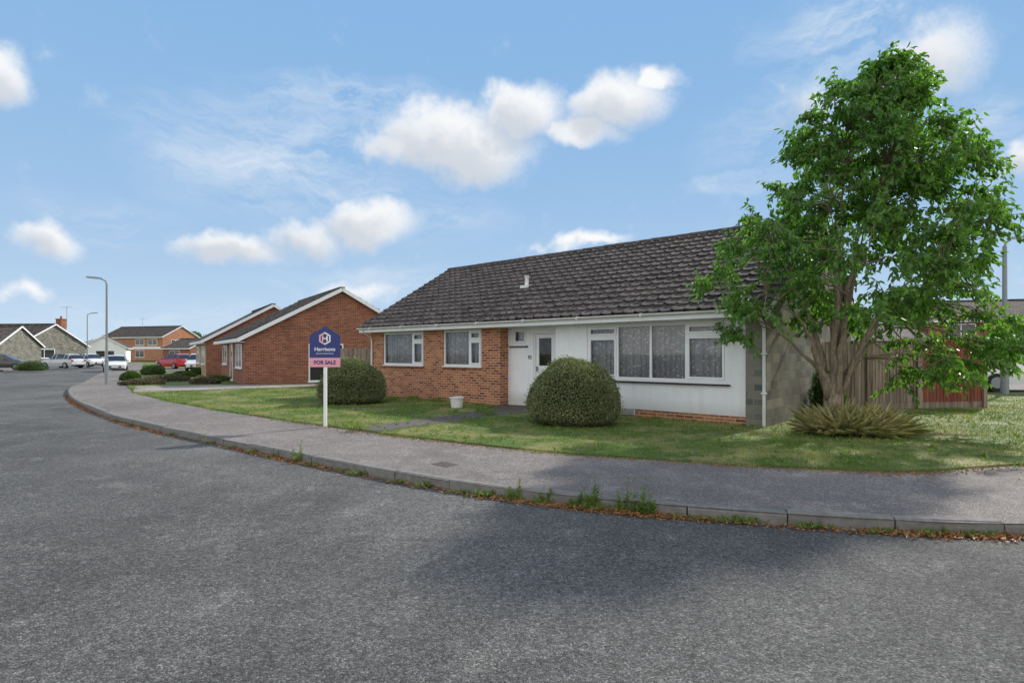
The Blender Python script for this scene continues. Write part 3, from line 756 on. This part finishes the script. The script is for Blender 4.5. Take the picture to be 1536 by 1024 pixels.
for k in range(5):
    a=k*1.256+.4; tb.tube([(.26*math.cos(a),.26*math.sin(a),-.06),(.15*math.cos(a),.15*math.sin(a),.12),(.10*math.cos(a+.2),.10*math.sin(a+.2),.5),(.09*math.cos(a+.4),.09*math.sin(a+.4),.95)],[.07,.085,.085,.07],8,0)
limb_targets=[(-1.5,-.5,2.6),(-.9,.6,3.7),(-.4,-.6,4.3),(.35,.2,5.9),(.7,-.4,4.9),(1.1,.6,4.4),(1.7,-.5,3.3),(2.1,.4,2.5),(.6,1.2,3.4),(-.2,-1.3,3.0),(1.2,-1.1,2.8),(-1.9,.3,2.4)]
limbs=[]
for i,tg in enumerate(limb_targets):
    tg=Vector(tg); s=Vector((.0+.09*math.copysign(min(abs(tg.x),1),tg.x),tg.y*.05,.6+.12*(i%3)))
    mid=s+Vector((tg.x*.18,tg.y*.2,(tg.z-s.z)*.42)); mid2=s+Vector((tg.x*.45+random.uniform(-.25,.25),tg.y*.5,(tg.z-s.z)*.75))
    pts=[]; ctrl=[s,mid,mid2,tg]
    for k in range(13):
        t=k/12; p=ctrl[0]*(1-t)**3+ctrl[1]*3*t*(1-t)**2+ctrl[2]*3*t*t*(1-t)+ctrl[3]*t**3
        p+=Vector((random.uniform(-1,1),random.uniform(-1,1),0))*.045*(t>0); pts.append(p)
    r0=.08 if i<7 else .05
    tb.tube(pts,[r0*(1-k/12)**1.4+.006 for k in range(13)],8,0); limbs.append(pts)
allp=[(p,i,k) for i,l in enumerate(limbs) for k,p in enumerate(l) if k>=4]
for c in cl:
    p,i,k=min(allp,key=lambda q:(q[0]-c).length+ .5*max(0,q[0].z-c.z+.2))
    m=(p+c)/2+Vector((random.uniform(-.1,.1),random.uniform(-.1,.1),.12))
    tb.tube([p,m,c],[.015,.010,.005],4,0,cap=False)
LP=[];LD=[]
for c in cl:
    outv=Vector((c.x-.5,c.y,.35*(c.z-2.5))).normalized()
    for tw in range(random.randint(4,6)):
        d=(outv*random.uniform(.1,.8)+Vector((random.gauss(0,.6),random.gauss(0,.6),random.gauss(.05,.4)))).normalized()
        ln=random.uniform(.24,.52)
        tb.tube([c,c+d*ln*.5+Vector((0,0,.03)),c+d*ln+Vector((0,0,-.05))],[.005,.004,.002],3,0,cap=False)
        n=random.randint(13,19); t=np.linspace(.12,1.05,n)[:,None]
        P=np.array(c)[None]+np.array(d)[None]*ln*t+np.array([[0,0,1]])*(.05*t-.13*t**2)
        P=P+rng.normal(size=P.shape)*.03
        Dd=np.array(d)[None]*.5+rng.normal(size=P.shape)*.45+np.array([[0,0,-.75]])
        LP.append(P);LD.append(Dd)
tb.build('trunk_and_branches',['bark'],tree,smooth=True,merge=True)
P=np.vstack(LP);D=np.vstack(LD);n=len(P)
print('leaves',n)
leaves('leaves',P,D,.09+.055*rng.random(n),.046+.022*rng.random(n),'leaf',tree,hint=np.array([[0,0,.6]]),curl=.2)
n=1700; a=rng.random(n)*6.283; rr=np.sqrt(rng.random(n)); 
P=np.column_stack([TX+.08+rr*.66*np.cos(a),TY-.5+rr*.36*np.sin(a),np.full(n,LZ)])
D=np.column_stack([np.cos(a)*.5*rr+rng.normal(size=n)*.45,np.sin(a)*.5*rr+rng.normal(size=n)*.45,.7+.8*rng.random(n)])
leaves('strap_leaf_plant',P,D,.30+.30*rng.random(n),.026,'strap',curl=.6+.0*n,fold=.1,hint=np.array([[0,0,1.0]]))

# ------------------------------------------------------------------ FOR SALE sign
sx,sy=gp(488,640,0)
sign=empty('for_sale_sign',frame_mat(sx,sy,1,0.03,LZ))
s=MB(); s.box(-.032,.032,-.02,.02,-.05,1.98,0)
hw=.315
s.face([(-hw,-.03,1.21),(hw,-.03,1.21),(hw,-.03,1.40),(-hw,-.03,1.40)],2)
pent=[(-hw,1.40),(hw,1.40),(hw,1.86),(0,2.05),(-hw,1.86)]
s.face([(x,-.03,z) for x,z in pent],1)
out=[(-hw,1.21),(hw,1.21),(hw,1.86),(0,2.05),(-hw,1.86)]
s.face([(x,-.021,z) for x,z in out][::-1],0)
for i in range(5):
    a=out[i];b=out[(i+1)%5]; s.face([(a[0],-.03,a[1]),(a[0],-.021,a[1]),(b[0],-.021,b[1]),(b[0],-.03,b[1])],1)
def hexring(cx,cz,r,ww,mat,arcs):
    for k in arcs:
        a0=math.pi/6+k*math.pi/3;a1=a0+math.pi/3
        p=[(cx+r*math.cos(a0),cz+r*math.sin(a0)),(cx+r*math.cos(a1),cz+r*math.sin(a1)),(cx+(r-ww)*math.cos(a1),cz+(r-ww)*math.sin(a1)),(cx+(r-ww)*math.cos(a0),cz+(r-ww)*math.sin(a0))]
        s.face([(x,-.034,z) for x,z in p],mat)
hexring(0,1.80,.135,.035,4,(1,2,3)); hexring(0,1.80,.135,.035,3,(4,5,0))
for (x0,z0,x1,z1,mt) in [(-.06,1.74,-.03,1.86,4),(.03,1.74,.06,1.86,3),(-.03,1.785,.0,1.815,4),(0,1.785,.03,1.815,3)]:
    s.face([(x0,-.0345,z0),(x1,-.0345,z0),(x1,-.0345,z1),(x0,-.0345,z1)],mt)
s.build('post_and_board',['white','navy','pink','white','pinkl'],sign)
R90=(math.pi/2,0,0)
text('agent_name','Harrisons',.108,(0,-.033,1.545),R90,'white',sign,bold=.002)
text('strapline','ESTATE AGENTS LTD',.038,(0,-.033,1.475),R90,'white',sign)
text('for_sale_text','FOR SALE',.105,(0,-.033,1.27),R90,'navy',sign,bold=.003)

# ------------------------------------------------------------------ planter
x,y=gp(685,612,LZ); pl=empty('stone_planter',Matrix.Translation((x,y,LZ))); q=MB()
prof=[(.12,0),(.15,.02),(.165,.12),(.18,.26),(.20,.27),(.20,.31),(.17,.31),(.16,.24)]
for i in range(len(prof)-1):
    for k in range(14):
        a0=2*math.pi*k/14;a1=2*math.pi*(k+1)/14; (r0,z0),(r1,z1)=prof[i],prof[i+1]
        q.face([(r0*math.cos(a0),r0*math.sin(a0),z0),(r0*math.cos(a1),r0*math.sin(a1),z0),(r1*math.cos(a1),r1*math.sin(a1),z1),(r1*math.cos(a0),r1*math.sin(a0),z1)],0)
q.face([(.16*math.cos(2*math.pi*k/14),.16*math.sin(2*math.pi*k/14),.24) for k in range(14)],1)
q.build('pot',['gutter','core'],pl)

# ------------------------------------------------------------------ street lamps
def lamp(name,x,y,h,dirx,arm=.8,rs=1.0):
    e=empty(name,Matrix.Translation((x,y,0))); m=MB()
    m.tube([(0,0,-.05),(0,0,1.2)],.08*rs,10,0); m.tube([(0,0,1.2),(0,0,1.28),(0,0,h-.25)],[.08*rs,.055*rs,.042*rs],10,0)
    m.tube([(0,0,h-.25),(dirx*.05,0,h-.1),(dirx*.2,0,h-.02),(dirx*arm*.6,0,h+.05)],[.04,.038,.035,.032],8,0)
    m.hexa([(dirx*arm*.5,-.1,h),(dirx*(arm+.35),-.13,h+.06),(dirx*(arm+.35),.13,h+.06),(dirx*arm*.5,.1,h),(dirx*arm*.5,-.08,h+.09),(dirx*(arm+.35),-.07,h+.14),(dirx*(arm+.35),.07,h+.14),(dirx*arm*.5,.08,h+.09)],0)
    m.box(-.06,.06,-.095,-.075,.5,1.0,0)
    m.build('column_and_lantern',['metal','gutter'],e)
lx,ly=gp(160,576,0); lamp('street_lamp',lx,ly,5.2,-1,.6)
lamp('street_lamp',(1507-768)/F*21,21,5.72,1,.30,1.6)
lamp('street_lamp',(131-768)/F*64,64,6.0,1,.8)
def aerial(x,y,z,h):
    m=MB(); m.tube([(x,y,z),(x,y,z+h)],.03,5,0); m.beam((x-.7,y,z+h-.1),(x+.7,y,z+h-.1),.03,.03,0)
    for k in range(6): m.beam((x-.6+k*.24,y-.25,z+h-.1),(x-.6+k*.24,y+.25,z+h-.1),.02,.02,0)
    m.build('tv_aerial',['metal'])
aerial(-59.5,76,5.0,2.8); aerial(-78,120,7,2.0)

# ------------------------------------------------------------------ vehicles
M['pinkred']=plain('rear_light_red',(.4,.02,.02),.3,.05)
def car(name,x,y,yaw,col,z=0,kind='hatch'):
    e=empty(name,Matrix.Translation((x,y,z))@Matrix.Rotation(yaw,4,'Z')); pm=paint(name+'_paint',col)
    if kind=='hatch':
        st=[(-2.05,.38,.72,.74,.70,.62),(-1.98,.26,.90,.96,.80,.68),(-1.62,.24,.96,1.36,.85,.60),(-1.15,.22,.95,1.46,.87,.62),(-.1,.22,.93,1.48,.88,.63),(.42,.22,.92,1.40,.88,.61),(1.15,.22,.90,.95,.86,.74),(1.80,.25,.80,.84,.82,.66),(2.08,.36,.62,.64,.72,.6)]
        wr=.32; wx=(-1.3,1.32); wide=.86
    else:
        st=[(-2.6,.4,1.0,1.9,.86,.80),(-2.55,.3,1.15,2.15,.95,.86),(-.2,.3,1.15,2.22,.96,.86),(.9,.3,1.15,2.18,.96,.85),(1.25,.3,1.15,2.05,.96,.82),(1.85,.3,1.12,1.25,.95,.82),(2.45,.34,.95,1.0,.90,.76),(2.6,.45,.7,.72,.8,.7)]
        wr=.36; wx=(-1.7,1.75); wide=.94
    m=MB()
    def ring(s):
        xx,zb,zt,zr,wb,wr_=s
        return [(xx,wb*.93,zb),(xx,wb,zb+(zt-zb)*.5),(xx,wb*.97,zt),(xx,wr_,zr),(xx,0,zr+.025),(xx,-wr_,zr),(xx,-wb*.97,zt),(xx,-wb,zb+(zt-zb)*.5),(xx,-wb*.93,zb)]
    R=[ring(s) for s in st]
    for i in range(len(R)-1):
        g0=st[i][3]-st[i][2]; g1=st[i+1][3]-st[i+1][2]
        for k in range(8):
            mat=0
            if k in (2,5):
                if kind=='hatch' and (g0>.2 or g1>.2): mat=1
                if kind!='hatch' and st[i][0]>-.3 and (g0>.2 or g1>.2): mat=1
            if k in (3,4):
                if (g0>.4 and g1<.2) : mat=1
                if kind=='hatch' and g0<.2 and g1>.3: mat=1
            m.face([R[i][k],R[i][k+1],R[i+1][k+1],R[i+1][k]],mat)
        m.face([R[i][0],R[i+1][0],R[i+1][8],R[i][8]],2)
    m.face(R[0],0); m.face(R[-1][::-1],0)
    m.build('body',[pm,'carglass','black'],e,merge=True)
    p=MB()
    for sgn in (1,-1):
        for i in (range(2,6) if kind=='hatch' else range(2,5)):
            a=R[i][2];b=R[i][3]; p.beam((a[0],a[1]*sgn*1.005,a[2]),(b[0],b[1]*sgn*1.01,b[2]),.05,.06,0,side=(1,0,0))
        for xx in wx:
            p.tube([(xx,sgn*(wide-.18),wr),(xx,sgn*(wide+.02),wr)],wr,18,1); p.tube([(xx,sgn*(wide+.015),wr),(xx,sgn*(wide+.03),wr)],wr*.62,12,2)
        s0=st[-1]; s2=st[-2]
        p.hexa([(s2[0]-.05,sgn*.5,.62),(s0[0]+.01,sgn*.42,.6),(s0[0]-.1,sgn*.78,.62),(s2[0]-.1,sgn*.84,.62),(s2[0]-.05,sgn*.5,.74),(s0[0]-.08,sgn*.42,.70),(s0[0]-.16,sgn*.78,.72),(s2[0]-.1,sgn*.85,.76)],3)
        p.box(st[0][0]-.03,st[0][0]+.1,min(sgn*.55,sgn*.76),max(sgn*.55,sgn*.76),.72,.88,4)
        p.box(st[5][0]+.1,st[5][0]+.25,min(sgn*.9,sgn*1.02),max(sgn*.9,sgn*1.02),.92,1.04,0)
    p.box(st[-1][0]-.06,st[-1][0]+.02,-.45,.45,.40,.54,1); p.box(st[-1][0]+.02,st[-1][0]+.03,-.26,.26,.42,.52,3)
    p.box(st[0][0]-.04,st[0][0]-.02,-.26,.26,.5,.6,3)
    p.build('wheels_and_trim',[pm,'black','metal','white',M['pinkred']],e)
x,y=gp(174,557,RZ); car('parked_car',x,y,-1.0,(.80,.80,.80),RZ)
x,y=gp(95,552,0); car('parked_car',x,y,math.pi-.25,(.50,.51,.53),0)
x,y=gp(135,550,0); car('parked_car',x,y,-.5,(.78,.78,.78),0)
x,y=gp(263,553,LZ); car('parked_car',x,y,2.6,(.45,.015,.02),LZ)
x,y=gp(300,556,LZ); car('parked_car',x,y,-1.2,(.78,.78,.80),LZ)
x,y=gp(2,555,0); car('parked_car',x,y,.4,(.04,.04,.045),0)
car('parked_van',20.5,22.6,math.pi-.12,(.8,.8,.8),LZ+.008,'van')

# ------------------------------------------------------------------ sun, sky
az=math.radians(46); el=math.radians(36)
S=Vector((math.sin(az)*math.cos(el),math.cos(az)*math.cos(el),math.sin(el)))
sd=bpy.data.lights.new('sun','SUN'); sd.energy=4.5; sd.angle=math.radians(2.5); sd.color=(1,.94,.85)
so=bpy.data.objects.new('sun',sd); scene.collection.objects.link(so); so.rotation_euler=S.to_track_quat('Z','Y').to_euler()
world=bpy.data.worlds.new('World'); scene.world=world; world.use_nodes=True; t=NT(world.node_tree)
for n in list(t.n): t.n.remove(n)
sky=t.new('ShaderNodeTexSky',sky_type='NISHITA'); sky.sun_disc=False; sky.sun_elevation=el; sky.sun_rotation=az
sky.air_density=1.0; sky.dust_density=.3; sky.ozone_density=1.5
tc=t.new('ShaderNodeTexCoord'); dirv=tc.outputs['Generated']
g=t
nz=g.new('ShaderNodeVectorMath',operation='NORMALIZE'); g.l.new(dirv,nz.inputs[0]); sp_=g.new('ShaderNodeSeparateXYZ'); g.l.new(nz.outputs[0],sp_.inputs[0])
azn=g.math('ARCTAN2',sp_.outputs[0],sp_.outputs[1]); eln=g.math('ARCSINE',sp_.outputs[2])
cb=g.new('ShaderNodeCombineXYZ'); g.l.new(azn,cb.inputs[0]); g.l.new(eln,cb.inputs[1])
nd=g.noise(nz.outputs[0],6.5,4,.62)
vs=g.new('ShaderNodeVectorMath',operation='SUBTRACT'); g.l.new(nd.outputs['Color'],vs.inputs[0]); vs.inputs[1].default_value=(.5,.5,.5)
vm=g.new('ShaderNodeVectorMath',operation='MULTIPLY'); g.l.new(vs.outputs[0],vm.inputs[0]); vm.inputs[1].default_value=(.19,.10,0)
va=g.new('ShaderNodeVectorMath',operation='ADD'); g.l.new(cb.outputs[0],va.inputs[0]); g.l.new(vm.outputs[0],va.inputs[1])
blobs=[(685,215,145,56,1.05,1),(790,170,74,44,1.1,1),(600,232,95,30,.8,0),(925,150,80,42,1.1,1),(880,198,58,28,1,0),(985,125,42,20,.9,0),
 (330,368,100,24,.9,1),(455,355,85,28,.8,1),(560,332,72,40,1.0,1),(65,365,80,36,1.0,1),(5,120,50,50,1.0,1),
 (1400,85,95,75,.85,1),(1210,170,95,45,.45,1),(1530,245,45,34,1,1),
 (890,356,62,13,.85,0),(560,432,115,24,.6,0),(40,452,60,20,.75,0)]
wisps=[(540,155,160,32,1.0),(420,240,200,95,.85),(500,290,150,45,.6),(1290,50,180,70,.9),(1200,200,160,70,.7),(1480,180,110,40,.8),(640,330,120,40,.5),(150,330,120,30,.5),(240,480,220,28,.4),(1110,280,90,16,.7),(560,425,170,28,.7)]
acc=None; shd=None
def ang(u,v,rx,ry):
    kx=(u-768)/F; ky=(H-v)/F; a=math.atan(kx); return a,math.atan(ky/math.hypot(1,kx)),rx/F*math.cos(a)**2*1.1,ry/F*math.cos(a)*1.1
def blob(a,e_,sx_,sy_,dy,st):
    s1=g.new('ShaderNodeVectorMath',operation='SUBTRACT'); g.l.new(va.outputs[0],s1.inputs[0]); s1.inputs[1].default_value=(a,e_+dy,0)
    s2=g.new('ShaderNodeVectorMath',operation='MULTIPLY'); g.l.new(s1.outputs[0],s2.inputs[0]); s2.inputs[1].default_value=(1/sx_,1/sy_,0)
    s3=g.new('ShaderNodeVectorMath',operation='LENGTH'); g.l.new(s2.outputs[0],s3.inputs[0])
    return g.math('MULTIPLY',g.math('SUBTRACT',1.15,s3.outputs['Value']),st)
for (u,v,rx,ry,st,main) in blobs:
    a,e_,sx_,sy_=ang(u,v,rx,ry)
    val=blob(a,e_,sx_,sy_,0,st); acc=val if acc is None else g.math('MAXIMUM',acc,val)
    if main:
        v2=blob(a-.12*sx_,e_,sx_,sy_,-.50*sy_,1.0); shd=v2 if shd is None else g.math('MAXIMUM',shd,v2)
wacc=None
for (u,v,rx,ry,st) in wisps:
    val=blob(*ang(u,v,rx,ry),0,st); wacc=val if wacc is None else g.math('MAXIMUM',wacc,val)
fb=g.noise(nz.outputs[0],13,6,.66)
ws=g.noise(g.scale(va.outputs[0],(5,17,1),.45),1.0,5,.7)
wd_=g.math('MULTIPLY',g.math('MULTIPLY',g.math('SUBTRACT',ws.outputs[0],.40),3.0,clamp=True),g.math('MULTIPLY',wacc,1.2,clamp=True),clamp=True)
wd_=g.math('MULTIPLY',wd_,.75)
back=g.math('MULTIPLY',g.math('SUBTRACT',.10,sp_.outputs[1],clamp=True),2.5,clamp=True)  # unseen cloud cover added behind the camera to fill-light the shaded facade
fill_cloud=g.math('MULTIPLY',g.math('SUBTRACT',nd.outputs[0],.36),g.math('MULTIPLY',back,5))
acc=g.math('MAXIMUM',acc,fill_cloud)
dn=g.math('ADD',acc,g.math('MULTIPLY',g.math('SUBTRACT',fb.outputs[0],.53),1.2))
mr=g.new('ShaderNodeMapRange',interpolation_type='SMOOTHSTEP'); g.l.new(dn,mr.inputs[0]); mr.inputs[1].default_value=.05; mr.inputs[2].default_value=.80
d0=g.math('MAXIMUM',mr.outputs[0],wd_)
sm=g.new('ShaderNodeMapRange',interpolation_type='SMOOTHSTEP'); g.l.new(g.math('ADD',shd,g.math('MULTIPLY',g.math('SUBTRACT',fb.outputs[0],.5),1.0)),sm.inputs[0]); sm.inputs[1].default_value=.1; sm.inputs[2].default_value=.95
ccol=t.mix(g.math('MULTIPLY',sm.outputs[0],.72),(.96,.97,.98),(.52,.58,.67))
ccol=t.mix(back,ccol,(1.5,1.47,1.41))  # added rear cloud set brighter than white, as neutral fill
skyc=t.mix(1,sky.outputs[0],(1.5,1.65,1.6),'MULTIPLY')
skyc=t.mix(1,skyc,(1.45,2.95,5.1),'DARKEN')
hz=g.math('POWER',2.718,g.math('MULTIPLY',g.math('MAXIMUM',eln,0.0),-4.6))
skyc=t.mix(g.math('MULTIPLY',hz,.85),skyc,(4.5,5.4,6.1))
b1=t.new('ShaderNodeBackground'); t.l.new(skyc,b1.inputs[0]); b1.inputs[1].default_value=.15
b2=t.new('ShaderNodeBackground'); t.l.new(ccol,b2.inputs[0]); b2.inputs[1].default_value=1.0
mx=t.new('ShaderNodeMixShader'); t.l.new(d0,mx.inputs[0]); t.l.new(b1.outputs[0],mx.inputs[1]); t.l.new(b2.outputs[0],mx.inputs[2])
wo=t.new('ShaderNodeOutputWorld'); t.l.new(mx.outputs[0],wo.inputs[0])
world.cycles.sampling_method='MANUAL'; world.cycles.sample_map_resolution=512
scene.view_settings.view_transform='Standard'; scene.view_settings.look='None'; scene.view_settings.exposure=0

cam=bpy.data.cameras.new('camera'); co=bpy.data.objects.new('camera',cam); scene.collection.objects.link(co)
co.location=(0,0,CZ); co.rotation_euler=(math.pi/2,0,0); cam.sensor_width=36; cam.lens=F/1536*36; cam.shift_y=18/1536; cam.clip_end=3000; cam.clip_start=.05
scene.camera=co
